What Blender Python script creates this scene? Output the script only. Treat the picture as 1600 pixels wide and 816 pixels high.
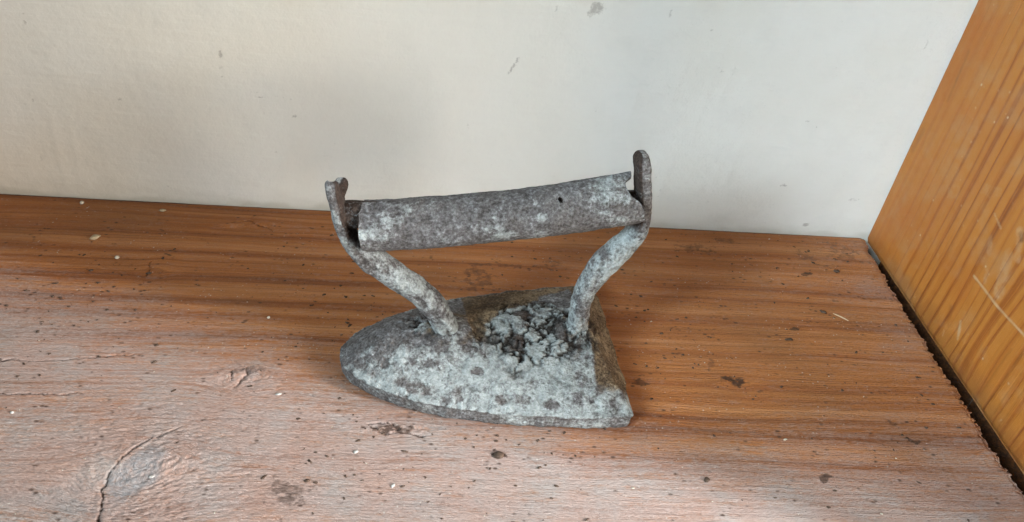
import bpy, math, random
import numpy as np
from mathutils import Matrix, Vector

for o in list(bpy.data.objects):
    bpy.data.objects.remove(o, do_unlink=True)
S = bpy.context.scene
C = S.collection
CM = 0.01                                    # every length below is in centimetres

# ------------------------------------------------------------------ camera
cd = bpy.data.cameras.new('camera'); cam = bpy.data.objects.new('camera', cd); C.objects.link(cam)
R3 = np.array([[0.9969062, -0.0196834, 0.0760955], [-0.0475567, 0.6197706, 0.7833408], [0.0625806, 0.7845361, -0.6169171]])
mw = Matrix.Identity(4)
for i in range(3):
    mw[i][0] = R3[0, i]; mw[i][1] = R3[1, i]; mw[i][2] = -R3[2, i]
mw.translation = Vector((6.2781, -27.39, 29.3152)) * CM
cam.matrix_world = mw
cd.sensor_width = 36.0; cd.lens = 36.0 * 1150 / 1600; cd.clip_start = 0.01; cd.clip_end = 50
S.camera = cam

# ------------------------------------------------------------------ light
w = bpy.data.worlds.new('World'); S.world = w; w.use_nodes = True
w.node_tree.nodes['Background'].inputs[0].default_value = (1.0, 0.935, 0.83, 1)
w.node_tree.nodes['Background'].inputs[1].default_value = 0.14

def window_light(name, pos, target, sx, sy, power, col, spread=180):
    l = bpy.data.lights.new(name, 'AREA'); l.shape = 'RECTANGLE'; l.size = sx; l.size_y = sy
    l.energy = power; l.color = col; l.spread = math.radians(spread)
    o = bpy.data.objects.new(name, l); C.objects.link(o); o.location = pos
    o.rotation_euler = (Vector(target) - Vector(pos)).to_track_quat('-Z', 'Y').to_euler()
    return o
window_light('window_light', (1.22, -0.98, 0.40), (0.0, 0.0, 0.05), 0.50, 0.60, 25.0, (1.0, 0.95, 0.87))
window_light('window_light', (1.42, -0.53, 0.62), (0.0, -0.02, 0.0), 0.18, 0.501, 62.0, (0.95, 0.97, 1.0))
window_light('window_light', (-0.72, -0.90, 0.80), (0.50, 0.06, 0.0), 0.5, 0.6, 3.0, (0.70, 0.88, 1.0), 38)

vs = S.view_settings
S.display_settings.display_device = 'sRGB'
vs.view_transform = 'Standard'; vs.look = 'None'; vs.exposure = 0.0; vs.gamma = 1.0; vs.use_curve_mapping = False
S.render.engine = 'CYCLES'
S.cycles.use_denoising = True
S.cycles.denoising_prefilter = 'ACCURATE'

# ------------------------------------------------------------------ noise in numpy
def _hash(ix, iy, iz, seed):
    h = (ix.astype(np.int64) * 374761393 + iy.astype(np.int64) * 668265263 + iz.astype(np.int64) * 1440662683 + seed * 974634777) & 0xffffffff
    h = ((h ^ (h >> 13)) * 1274126177) & 0xffffffff
    h = ((h ^ (h >> 16)) * 2246822519) & 0xffffffff
    return (h ^ (h >> 15)) & 0xffffffff
def _h01(ix, iy, iz, seed):
    return _hash(ix, iy, iz, seed).astype(np.float64) / 4294967295.0
def vnoise2(x, y, seed=0):
    ix, iy = np.floor(x), np.floor(y); fx, fy = x - ix, y - iy
    fx = fx * fx * fx * (fx * (fx * 6 - 15) + 10); fy = fy * fy * fy * (fy * (fy * 6 - 15) + 10)
    ix = ix.astype(np.int64); iy = iy.astype(np.int64); z = np.zeros_like(ix)
    a = _h01(ix, iy, z, seed); b = _h01(ix + 1, iy, z, seed); c = _h01(ix, iy + 1, z, seed); d = _h01(ix + 1, iy + 1, z, seed)
    return (a + (b - a) * fx) * (1 - fy) + (c + (d - c) * fx) * fy
def fbm2(x, y, o=4, seed=0, g=0.5):
    s = 0; a = 1.0; t = 0
    for k in range(o):
        s = s + a * (vnoise2(x * 2 ** k + 17.3 * k, y * 2 ** k + 9.1 * k, seed + k) - 0.5); t += a; a *= g
    return s / t * 2
def vnoise3(x, y, z, seed=0):
    i = [np.floor(q) for q in (x, y, z)]; f = [q - r for q, r in zip((x, y, z), i)]
    f = [q * q * (3 - 2 * q) for q in f]; i = [q.astype(np.int64) for q in i]
    r = 0
    for dx in (0, 1):
        for dy in (0, 1):
            for dz in (0, 1):
                r = r + _h01(i[0] + dx, i[1] + dy, i[2] + dz, seed) * (f[0] if dx else 1 - f[0]) * (f[1] if dy else 1 - f[1]) * (f[2] if dz else 1 - f[2])
    return r
def fbm3(p, sc, o=4, seed=0, g=0.5):
    s = 0; a = 1.0; t = 0
    for k in range(o):
        q = p * sc * 2 ** k + 11.7 * k
        s = s + a * (vnoise3(q[:, 0], q[:, 1], q[:, 2], seed + k) - 0.5); t += a; a *= g
    return s / t * 2
def cell3(p, sc, seed=0):
    """nearest and second nearest distance to jittered cell points, and the id of the nearest"""
    q = p * sc; b = np.floor(q).astype(np.int64)
    d1 = np.full(len(p), 9.0); d2 = d1.copy(); cid = np.zeros(len(p))
    for dx in (-1, 0, 1):
        for dy in (-1, 0, 1):
            for dz in (-1, 0, 1):
                c = b + np.array([dx, dy, dz])
                j = [_h01(c[:, 0], c[:, 1], c[:, 2], seed + s) for s in (1, 2, 3)]
                d = np.sqrt(sum((c[:, k] + j[k] - q[:, k]) ** 2 for k in range(3)))
                m = d < d1
                d2 = np.where(m, d1, np.minimum(d2, d)); cid = np.where(m, j[0], cid); d1 = np.where(m, d, d1)
    return d1, d2, cid
def sst(a, b, x):
    t = np.clip((x - a) / (b - a), 0, 1); return t * t * (3 - 2 * t)
def seg_dist(x, y, pts):
    """distance to a polyline"""
    best = np.full(x.shape, 1e9)
    for (x0, y0), (x1, y1) in zip(pts[:-1], pts[1:]):
        dx, dy = x1 - x0, y1 - y0
        t = np.clip(((x - x0) * dx + (y - y0) * dy) / (dx * dx + dy * dy + 1e-9), 0, 1)
        best = np.minimum(best, np.hypot(x - x0 - t * dx, y - y0 - t * dy))
    return best

# ------------------------------------------------------------------ mesh helpers
def mesh_obj(name, v, f, mat, parent=None, smooth=True, attrs=None):
    """v: (n,3) in cm, f: (m,4) or (m,3) int array"""
    f = np.asarray(f, dtype=np.int32); v = np.asarray(v, dtype=np.float64)
    me = bpy.data.meshes.new(name)
    k = f.shape[1]
    me.vertices.add(len(v)); me.vertices.foreach_set('co', (v * CM).astype(np.float32).ravel())
    me.loops.add(f.size); me.loops.foreach_set('vertex_index', f.ravel())
    me.polygons.add(len(f)); me.polygons.foreach_set('loop_start', np.arange(0, f.size, k, dtype=np.int32))
    me.polygons.foreach_set('use_smooth', np.full(len(f), smooth, dtype=bool))
    me.update(calc_edges=True); me.validate()
    for a, val in (attrs or {}).items():
        at = me.attributes.new(a, 'FLOAT', 'POINT'); at.data.foreach_set('value', np.asarray(val, dtype=np.float32).ravel())
    me.materials.append(mat)
    o = bpy.data.objects.new(name, me); C.objects.link(o)
    if parent: o.parent = parent
    return o
def grid_faces(n, m, wrap_m=False, off=0):
    i = np.arange(n - 1)[:, None]; j = np.arange(m if wrap_m else m - 1)[None, :]
    j2 = (j + 1) % m
    a = i * m + j; b = i * m + j2; c = (i + 1) * m + j2; d = (i + 1) * m + j
    return np.stack([a, b, c, d], -1).reshape(-1, 4) + off
def grid_normals(P, wrap=False):
    """P: (n,m,3)"""
    du = np.gradient(P, axis=0)
    dv = (np.roll(P, -1, 1) - np.roll(P, 1, 1)) if wrap else np.gradient(P, axis=1)
    N = np.cross(du, dv); return N / (np.linalg.norm(N, axis=-1, keepdims=True) + 1e-9)
def tag(o, label=None, cat=None, group=None, kind=None):
    for k, val in (('label', label), ('category', cat), ('group', group), ('kind', kind)):
        if val: o[k] = val
    return o

# ------------------------------------------------------------------ material helpers
class NT:
    def __init__(s, name, rough=0.7, spec=0.3):
        s.m = bpy.data.materials.new(name); s.m.use_nodes = True
        s.t = s.m.node_tree; s.b = s.t.nodes['Principled BSDF']
        s.b.inputs['Roughness'].default_value = rough; s.b.inputs['Specular IOR Level'].default_value = spec
    def put(s, sock, val):
        if hasattr(val, 'is_output'): s.t.links.new(val, sock)
        elif isinstance(val, (tuple, list)): sock.default_value = tuple(val) + ((1,) if len(val) == 3 and len(sock.default_value) == 4 else ())
        else: sock.default_value = val
    def attr(s, n):
        a = s.t.nodes.new('ShaderNodeAttribute'); a.attribute_name = n; return a.outputs['Fac']
    def pos(s):
        return s.t.nodes.new('ShaderNodeTexCoord').outputs['Object']
    def sep(s, v):
        n = s.t.nodes.new('ShaderNodeSeparateXYZ'); s.put(n.inputs[0], v); return n.outputs
    def comb(s, x, y, z):
        n = s.t.nodes.new('ShaderNodeCombineXYZ')
        for k, q in enumerate((x, y, z)): s.put(n.inputs[k], q)
        return n.outputs[0]
    def math(s, op, a, b=0.0, c=None, clamp=False):
        n = s.t.nodes.new('ShaderNodeMath'); n.operation = op; n.use_clamp = clamp
        s.put(n.inputs[0], a); s.put(n.inputs[1], b)
        if c is not None: s.put(n.inputs[2], c)
        return n.outputs[0]
    def noise(s, v, sc, det=4, rough=0.55, dist=0.0):
        n = s.t.nodes.new('ShaderNodeTexNoise'); s.put(n.inputs['Vector'], v)
        n.inputs['Scale'].default_value = sc; n.inputs['Detail'].default_value = det
        n.inputs['Roughness'].default_value = rough; n.inputs['Distortion'].default_value = dist
        return n.outputs[0]
    def voro(s, v, sc, feat='F1', out='Distance', rnd=1.0):
        n = s.t.nodes.new('ShaderNodeTexVoronoi'); n.feature = feat; s.put(n.inputs['Vector'], v)
        n.inputs['Scale'].default_value = sc; n.inputs['Randomness'].default_value = rnd; return n.outputs[out]
    def ramp(s, f, stops, interp='LINEAR'):
        n = s.t.nodes.new('ShaderNodeValToRGB'); s.put(n.inputs[0], f); e = n.color_ramp.elements; n.color_ramp.interpolation = interp
        while len(e) < len(stops): e.new(0.5)
        for q, (p, c) in zip(e, stops):
            q.position = p; q.color = (c, c, c, 1) if not isinstance(c, tuple) else tuple(c) + (1,)
        return n.outputs[0]
    def rng(s, f, a, b, c=0.0, d=1.0):
        n = s.t.nodes.new('ShaderNodeMapRange'); s.put(n.inputs[0], f)
        for k, q in enumerate((a, b, c, d)): s.put(n.inputs[k + 1], q)
        return n.outputs[0]
    def mix(s, f, a, b, mode='MIX'):
        n = s.t.nodes.new('ShaderNodeMix'); n.data_type = 'RGBA'; n.blend_type = mode
        s.put(n.inputs[0], f); s.put(n.inputs[6], a); s.put(n.inputs[7], b); return n.outputs[2]
    def bump(s, h, dist, strength=1.0, prev=None):
        n = s.t.nodes.new('ShaderNodeBump'); n.inputs['Distance'].default_value = dist; n.inputs['Strength'].default_value = strength
        s.put(n.inputs['Height'], h)
        if prev is not None: s.put(n.inputs['Normal'], prev)
        return n.outputs[0]
    def done(s, col, normal=None, rough=None):
        s.put(s.b.inputs['Base Color'], col)
        if normal is not None: s.put(s.b.inputs['Normal'], normal)
        if rough is not None: s.put(s.b.inputs['Roughness'], rough)
        return s.m

def mat_shelf():
    n = NT('weathered_pine', 0.62, 0.16)
    p = n.sep(n.pos()); g = n.attr('grain')            # grain: centimetres across the fibres, bent around the knots
    x = p[0]
    late = n.noise(n.comb(n.math('MULTIPLY', x, 1.6), n.math('MULTIPLY', g, 1.0), 3.1), 0.95, 5, 0.62)
    late = n.rng(late, 0.34, 0.68)
    line = n.noise(n.comb(n.math('MULTIPLY', x, 2.4), n.math('MULTIPLY', g, 3.4), 8.0), 1.0, 4, 0.6)
    fib = n.noise(n.comb(n.math('MULTIPLY', x, 22.0), n.math('MULTIPLY', g, 7.0), 0.0), 1.6, 6, 0.66)
    fine = n.noise(n.comb(n.math('MULTIPLY', x, 160.0), n.math('MULTIPLY', g, 26.0), 1.0), 1.0, 4, 0.65)
    col = n.ramp(late, [(0.0, (0.51, 0.215, 0.078)), (0.4, (0.415, 0.152, 0.044)), (0.7, (0.315, 0.102, 0.028)), (1.0, (0.18, 0.055, 0.017))])
    col = n.mix(n.rng(line, 0.54, 0.68, 0.0, 0.55), col, (0.16, 0.052, 0.020))
    col = n.mix(n.rng(fib, 0.46, 0.70, 0.0, 0.36), col, (0.13, 0.052, 0.024))
    col = n.mix(n.rng(fine, 0.48, 0.72, 0.0, 0.40), col, (0.36, 0.17, 0.075))
    big = n.noise(n.pos(), 14.0, 3, 0.5)
    col = n.mix(n.rng(big, 0.45, 0.7, 0.0, 0.30), col, (0.17, 0.095, 0.045))
    # grey weathering and dust in the fibres, also painting the front's pale sheen
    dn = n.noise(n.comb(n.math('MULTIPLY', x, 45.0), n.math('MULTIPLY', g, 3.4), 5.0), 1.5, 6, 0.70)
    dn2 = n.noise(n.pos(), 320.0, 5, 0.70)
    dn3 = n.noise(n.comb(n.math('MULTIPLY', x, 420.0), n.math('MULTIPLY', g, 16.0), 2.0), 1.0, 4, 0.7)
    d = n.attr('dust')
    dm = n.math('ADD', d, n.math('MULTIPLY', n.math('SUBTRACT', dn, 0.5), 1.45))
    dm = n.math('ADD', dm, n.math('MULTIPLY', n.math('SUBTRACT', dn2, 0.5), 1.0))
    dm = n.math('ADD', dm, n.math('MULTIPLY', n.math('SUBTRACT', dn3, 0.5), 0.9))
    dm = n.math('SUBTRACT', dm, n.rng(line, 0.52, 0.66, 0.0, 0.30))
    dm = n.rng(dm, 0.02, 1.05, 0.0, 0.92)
    dust_sheen = n.ramp(n.noise(n.pos(), 26.0, 4, 0.6), [(0.3, (0.355, 0.235, 0.190)), (0.48, (0.36, 0.272, 0.237)), (0.64, (0.335, 0.298, 0.275))])
    dust_sheen = n.mix(n.rng(dn3, 0.52, 0.75, 0.0, 0.45), dust_sheen, (0.55, 0.47, 0.42))
    dust_sheen = n.mix(n.rng(dn, 0.30, 0.46, 0.55, 0.0), dust_sheen, (0.19, 0.125, 0.092))
    col = n.mix(dm, col, dust_sheen)
    kn = n.attr('knot')
    col = n.mix(n.math('MULTIPLY', kn, n.rng(dn2, 0.30, 0.62, 0.35, 0.95)), col, n.ramp(dn3, [(0.3, (0.17, 0.165, 0.165)), (0.7, (0.315, 0.31, 0.31))]))
    # dark dirt
    sp = n.voro(n.comb(n.math('MULTIPLY', x, 0.55), p[1], p[2]), 330.0)
    spm = n.math('MULTIPLY', n.rng(sp, 0.12, 0.30, 1.0, 0.0), n.rng(n.noise(n.pos(), 70.0, 4, 0.65), 0.50, 0.60, 0.0, 0.85))
    col = n.mix(spm, col, (0.055, 0.030, 0.020))
    wsp = n.voro(n.comb(p[0], p[1], 0.37), 280.0)
    wm = n.math('MULTIPLY', n.rng(wsp, 0.06, 0.16, 1.0, 0.0), n.rng(n.noise(n.pos(), 33.0, 2), 0.48, 0.6, 0.0, 0.8))
    col = n.mix(wm, col, (0.5, 0.44, 0.38))
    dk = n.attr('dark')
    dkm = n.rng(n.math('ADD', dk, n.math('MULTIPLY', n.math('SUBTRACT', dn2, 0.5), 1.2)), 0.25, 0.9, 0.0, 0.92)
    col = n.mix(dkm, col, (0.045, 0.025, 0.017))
    b = n.bump(fib, 0.0008, 1.0)
    b = n.bump(dn3, 0.0008, 1.0, b)
    b = n.bump(dn2, 0.0006, 0.7, b)
    return n.done(col, b, n.rng(dm, 0.0, 1.0, 0.48, 0.85))

def mat_board():
    n = NT('varnished_pine', 0.38, 0.4)
    p = n.sep(n.pos()); g = n.attr('grain')
    late = n.noise(n.comb(n.math('MULTIPLY', g, 1.0), n.math('MULTIPLY', p[2], 1.1), 7.7), 1.9, 3, 0.55)
    tri = n.math('ABSOLUTE', n.math('SUBTRACT', n.math('FRACT', n.math('ADD', n.math('MULTIPLY', g, 1.25), n.math('MULTIPLY', late, 1.8))), 0.5))
    ring = n.rng(tri, 0.02, 0.34, 1.0, 0.0)
    big = n.noise(n.pos(), 17.0, 3, 0.55)
    ring = n.math('MULTIPLY', n.math('MULTIPLY', ring, n.noise(n.comb(n.math('MULTIPLY', g, 0.5), n.math('MULTIPLY', p[2], 1.0), 3.0), 1.0, 2)), n.rng(g, 14.0, 8.0, 0.5, 1.6))
    col = n.ramp(ring, [(0.0, (0.37, 0.138, 0.024)), (0.4, (0.335, 0.115, 0.019)), (0.75, (0.255, 0.076, 0.013)), (1.0, (0.135, 0.036, 0.008))])
    col = n.mix(n.rng(big, 0.46, 0.68, 0.0, 0.55), col, (0.32, 0.092, 0.014))
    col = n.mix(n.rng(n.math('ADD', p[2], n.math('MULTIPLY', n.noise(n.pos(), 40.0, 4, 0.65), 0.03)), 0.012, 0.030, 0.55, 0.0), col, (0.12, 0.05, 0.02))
    fib = n.noise(n.comb(n.math('MULTIPLY', g, 16.0), n.math('MULTIPLY', p[2], 5.0), 0.0), 1.6, 5, 0.65)
    col = n.mix(n.rng(fib, 0.48, 0.72, 0.0, 0.22), col, (0.20, 0.066, 0.012))
    worn = n.attr('worn')
    wn = n.noise(n.pos(), 170.0, 6, 0.70)
    hz = n.noise(n.pos(), 45.0, 4, 0.6)
    col = n.mix(n.rng(n.math('ADD', worn, n.math('MULTIPLY', n.math('SUBTRACT', wn, 0.5), 1.5)), 0.3, 1.0, 0.0, 0.70), col, (0.42, 0.28, 0.15))
    col = n.mix(n.rng(hz, 0.52, 0.70, 0.0, 0.32), col, (0.36, 0.22, 0.11))
    sp = n.math('MULTIPLY', n.rng(n.voro(n.pos(), 150.0), 0.05, 0.15, 1.0, 0.0), n.rng(hz, 0.50, 0.62, 0.0, 0.8))
    col = n.mix(sp, col, (0.52, 0.40, 0.26))
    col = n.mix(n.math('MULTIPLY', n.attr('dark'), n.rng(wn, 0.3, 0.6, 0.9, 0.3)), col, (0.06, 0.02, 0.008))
    b = n.bump(ring, 0.0004, 0.5); b = n.bump(fib, 0.0003, 0.6, b); b = n.bump(wn, 0.0003, 0.4, b)
    return n.done(col, b, n.rng(wn, 0.3, 0.7, 0.34, 0.60))

def mat_wall():
    n = NT('old_white_paint', 0.55, 0.3)
    p = n.sep(n.pos())
    big = n.noise(n.pos(), 7.0, 4, 0.55); mid = n.noise(n.pos(), 60.0, 4, 0.6)
    col = n.ramp(big, [(0.30, (0.69, 0.655, 0.575)), (0.5, (0.72, 0.695, 0.63)), (0.72, (0.73, 0.715, 0.67))])
    col = n.mix(n.rng(mid, 0.5, 0.75, 0.0, 0.22), col, (0.60, 0.58, 0.53))
    col = n.mix(n.math('MULTIPLY', n.rng(n.noise(n.pos(), 4.5, 3, 0.5), 0.45, 0.62, 0.0, 0.55), n.rng(p[0], 0.20, -0.05, 0.0, 1.0)), col, (0.66, 0.585, 0.475))
    st = n.attr('stain')
    fn = n.noise(n.pos(), 700.0, 3, 0.6)
    col = n.mix(n.rng(n.math('ADD', st, n.math('MULTIPLY', n.math('SUBTRACT', fn, 0.5), 1.4)), 0.25, 0.75, 0.0, 0.60), col, (0.27, 0.235, 0.19))
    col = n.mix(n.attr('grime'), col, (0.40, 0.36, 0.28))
    brush = n.noise(n.comb(n.math('MULTIPLY', p[0], 10.0), p[1], n.math('MULTIPLY', p[2], 90.0)), 3.0, 4, 0.6)
    b = n.bump(mid, 0.0020, 0.5); b = n.bump(brush, 0.0012, 0.5, b); b = n.bump(fn, 0.0004, 0.4, b)
    return n.done(col, b, n.rng(mid, 0.3, 0.7, 0.45, 0.65))

def mat_iron(name):
    n = NT(name, 0.8, 0.22)
    P = n.pos(); crust = n.attr('crust'); moss = n.attr('moss'); rust = n.attr('rust')
    a = n.noise(P, 60.0, 5, 0.62, 0.4); b_ = n.noise(P, 210.0, 5, 0.68, 0.2); c = n.noise(P, 720.0, 4, 0.68); e = n.noise(P, 34.0, 4, 0.6)
    h = n.math('ADD', n.math('MULTIPLY', b_, 0.5), n.math('MULTIPLY', c, 0.5))
    col = n.ramp(h, [(0.37, (0.034, 0.029, 0.027)), (0.46, (0.085, 0.077, 0.075)), (0.54, (0.150, 0.144, 0.144)), (0.64, (0.30, 0.30, 0.305))])
    col = n.mix(n.rng(e, 0.45, 0.60, 0.0, 0.65), col, n.ramp(c, [(0.35, (0.052, 0.044, 0.039)), (0.65, (0.185, 0.165, 0.152))]))
    cm = n.math('ADD', crust, n.math('MULTIPLY', n.math('SUBTRACT', a, 0.5), 3.2))
    cm = n.math('ADD', cm, n.math('MULTIPLY', n.math('SUBTRACT', b_, 0.5), 1.5))
    cm = n.math('ADD', cm, n.math('MULTIPLY', n.math('SUBTRACT', c, 0.5), 0.9))
    st = n.noise(n.comb(n.math('MULTIPLY', n.sep(P)[0], 0.35), n.sep(P)[1], n.math('MULTIPLY', n.sep(P)[2], 2.2)), 130.0, 5, 0.65)
    cm = n.math('ADD', cm, n.math('MULTIPLY', n.math('SUBTRACT', st, 0.5), 1.3))
    cm = n.rng(cm, 0.30, 0.90, 0.0, 0.92)
    pc = n.ramp(h, [(0.38, (0.175, 0.190, 0.182)), (0.5, (0.285, 0.308, 0.298)), (0.62, (0.42, 0.445, 0.43))])
    col = n.mix(cm, col, pc)
    mm = n.rng(n.math('ADD', moss, n.math('MULTIPLY', n.math('SUBTRACT', b_, 0.5), 1.6)), 0.3, 0.75, 0.0, 0.94)
    mc = n.ramp(n.math('ADD', n.math('MULTIPLY', a, 0.5), n.math('MULTIPLY', c, 0.5)), [(0.38, (0.020, 0.012, 0.007)), (0.5, (0.105, 0.066, 0.033)), (0.62, (0.27, 0.195, 0.115))])
    col = n.mix(mm, col, mc)
    rm = n.rng(n.math('ADD', rust, n.math('MULTIPLY', n.math('SUBTRACT', b_, 0.5), 1.2)), 0.25, 0.80, 0.0, 0.95)
    rc = n.ramp(c, [(0.3, (0.014, 0.009, 0.007)), (0.7, (0.064, 0.040, 0.028))])
    col = n.mix(rm, col, rc)
    # rings and spots where the pale crust has lifted off
    pit = n.voro(n.mix(0.06, P, n.noise(P, 160.0, 3)), 120.0)
    pm = n.math('MULTIPLY', n.rng(n.math('ADD', pit, n.math('MULTIPLY', n.math('SUBTRACT', b_, 0.5), 0.9)), 0.20, 0.34, 1.0, 0.0), n.rng(e, 0.42, 0.56, 0.0, 0.70))
    pm = n.math('MULTIPLY', pm, n.rng(moss, 0.0, 0.6, 1.0, 0.0))
    col = n.mix(pm, col, n.ramp(c, [(0.35, (0.07, 0.066, 0.066)), (0.65, (0.21, 0.205, 0.205))]))
    col = n.mix(n.attr('crack'), col, (0.022, 0.017, 0.014))
    bp = n.bump(a, 0.0025, 0.7); bp = n.bump(b_, 0.0022, 1.0, bp); bp = n.bump(c, 0.0008, 1.0, bp)
    return n.done(col, bp)

def mat_plain(name, c1, c2, sc=400.0, rough=0.8):
    n = NT(name, rough, 0.2)
    f = n.noise(n.pos(), sc, 4, 0.6)
    return n.done(n.ramp(f, [(0.3, c1), (0.7, c2)]), n.bump(f, 0.0004, 0.6))

M_SHELF, M_BOARD, M_WALL = mat_shelf(), mat_board(), mat_wall()
M_IRON = mat_iron('corroded_iron')

# ------------------------------------------------------------------ the setting: shelf
YW = 14.6            # the wall's face
KNOTS = [(-8.1, -6.9, 1.15, 1.75, -0.42, 1.7), (-4.9, -0.95, 0.55, 0.6, 0.0, 0.9), (-7.8, 12.35, 0.9, 0.5, 0.0, 0.7),
         (-12.2, 7.2, 0.35, 0.7, 0.0, 0.6), (21.3, -0.1, 0.35, 0.3, 0.0, 0.5), (3.3, -4.0, 0.6, 0.35, 0.0, 0.6)]
def build_shelf():
    x0, x1, y0, y1 = -38.0, 34.0, -15.5, 14.62
    nx, ny = 900, 600
    px = np.linspace(0, 1, nx); yy = np.linspace(y0, y1, ny)
    X, Y = np.meshgrid(x0 + (x1 - x0) * px, yy, indexing='ij')
    # torn saw cut along the right end
    ey = yy
    edge = np.interp(ey, [-15, -6.5, -3.9, -1, 4.2, 9.6, 13.0, 13.9, 14.6], [34.25, 34.1, 33.98, 34.0, 34.12, 34.2, 34.38, 34.6, 34.72])
    teeth = np.abs(((ey * 2.1 + 0.5 * fbm2(ey * 1.3, ey * 0, 2, 5)) % 1.0)) * 0.13
    jag = teeth * (1.4 * sst(.45, .8, vnoise2(ey * 0.6, ey * 0, 6))) + 0.26 * fbm2(ey * 2.1, ey * 0 + 2, 5, 8, 0.65) + 0.12 * (vnoise2(ey * 7, ey * 0, 3) > 0.66)
    jag = jag * sst(14.4, 13.0, ey)
    edge = edge + jag * 0.85
    k = sst(31.5, 34.0, X)
    X = X + (edge[None, :] - x1) * k
    # warped grain
    g = Y + 0.55 * fbm2(X * 0.035, Y * 0.12, 3, 20) + 0.12 * fbm2(X * 0.14, Y * 0.5, 3, 25)
    knot = np.zeros_like(X); kcrack = np.zeros_like(X); rough = np.zeros_like(X)
    for q, (kx, ky, rx, ry, rot, amp) in enumerate(KNOTS):
        dx, dy = X - kx, Y - ky
        c, s = math.cos(rot), math.sin(rot)
        ax, ay = (dx * c + dy * s) / rx, (-dx * s + dy * c) / ry
        r2 = ax * ax + ay * ay
        wide = (dx / (rx * 2.6)) ** 2 + (dy / (ry * 2.0)) ** 2
        sgn = np.tanh((dy - 0.15 * dx) / (0.5 * ry))
        g += -amp * 0.6 * sgn * np.exp(-wide)
        if q == 0:
            e = np.sqrt(r2) + 0.30 * fbm2(X * 1.1, Y * 1.1, 4, 31)
            knot = np.maximum(knot, 0.9 * (1 - sst(0.62, 1.08, e)))
        rough = np.maximum(rough, np.exp(-((dx / (rx * 3.0)) ** 2 + (dy / (ry * 1.7)) ** 2)) * (1.0 if q < 2 else 0.35))
    # cracks
    wob = 0.22 * fbm2(X * 1.5, Y * 1.5, 4, 44, 0.6)
    cracks = [([(-9.25, -8.0), (-9.35, -7.2), (-9.05, -6.3), (-8.55, -5.4), (-8.1, -4.95)], 0.032), ([(-9.2, -8.0), (-8.9, -8.7), (-8.7, -9.6)], 0.05),
              ([(-4.95, -0.3), (-4.9, -0.9), (-5.05, -1.5)], 0.055), ([(-5.6, -0.5), (-5.45, -1.2)], 0.03),
              ([(-12.75, 8.2), (-12.6, 7.4), (-12.5, 6.8)], 0.03),
              ([(-18.5, -0.3), (-15.5, -0.32), (-13.5, 0.05), (-11.0, 0.35)], 0.028), ([(-18, -2.55), (-14.5, -2.5), (-12.6, -2.35)], 0.024),
              ([(1.9, -3.7), (3.0, -3.65), (3.5, -4.1), (4.6, -4.35)], 0.05), ([(1.9, -3.9), (2.7, -4.25), (3.4, -4.1)], 0.05),
              ([(-9.2, 12.7), (-8.2, 12.85), (-7.0, 12.2), (-6.4, 11.8)], 0.05),
              ([(-7.9, -4.9), (-7.0, -4.3)], 0.03)]
    ck = np.zeros_like(X)
    for pts, wd in cracks:
        sub = (X > min(p[0] for p in pts) - 1) & (X < max(p[0] for p in pts) + 1) & (Y > min(p[1] for p in pts) - 1) & (Y < max(p[1] for p in pts) + 1)
        dd = seg_dist(X[sub] + wob[sub], Y[sub] + wob[sub], pts)
        w_ = wd * (0.6 + 0.9 * vnoise2(X[sub] * 1.4, Y[sub] * 1.4, 9))
        ck[sub] = np.maximum(ck[sub], 1 - sst(w_ * 0.6, w_ * 1.5, dd))
    # relief
    ridg = fbm2(X * 0.25, g * 6.0, 4, 50, 0.6)
    torn = 1 - np.abs(fbm2(X * 1.3 + 0.8 * Y, g * 5.0 + 1.6 * Y - 1.4 * X * rough, 5, 60, 0.72)) * 2.2
    Z = 0.020 * ridg * (1 - 0.75 * rough) + 0.05 * fbm2(X * 0.12, Y * 0.2, 3, 70) * 0.5
    Z += 0.055 * torn * rough + 0.035 * rough * fbm2(X * 4, Y * 4, 3, 75)
    Z += 0.022 * torn * sst(0.0, -4.5, Y) * sst(9, -5, X) + 0.016 * torn * sst(6, -8, Y)
    Z = Z * (1 - 0.55 * knot) + 0.03 * knot
    Z += knot * 0.016 * fbm2(X * 5 + Y * 2.5, (X * 0.85 - Y * 0.35) * 0.8, 3, 77)
    Z -= 0.11 * ck
    Z -= 0.10 * sst(0.35, 0.0, edge[None, :] - X)
    Z -= 0.10 * sst(0.30, 0.0, y1 - Y)
    # grey weathering: knot, dry right end, worn front painted paler along the lit diagonal
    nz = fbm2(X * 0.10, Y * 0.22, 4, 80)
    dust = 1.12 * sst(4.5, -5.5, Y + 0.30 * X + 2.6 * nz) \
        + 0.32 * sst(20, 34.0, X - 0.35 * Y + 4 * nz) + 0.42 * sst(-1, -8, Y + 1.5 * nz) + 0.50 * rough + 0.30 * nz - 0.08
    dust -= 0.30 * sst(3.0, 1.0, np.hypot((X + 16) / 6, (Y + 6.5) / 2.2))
    dark = ck * np.clip(0.1 + 1.2 * vnoise2(X * 2.1, Y * 2.1, 95), 0, 0.85)
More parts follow.
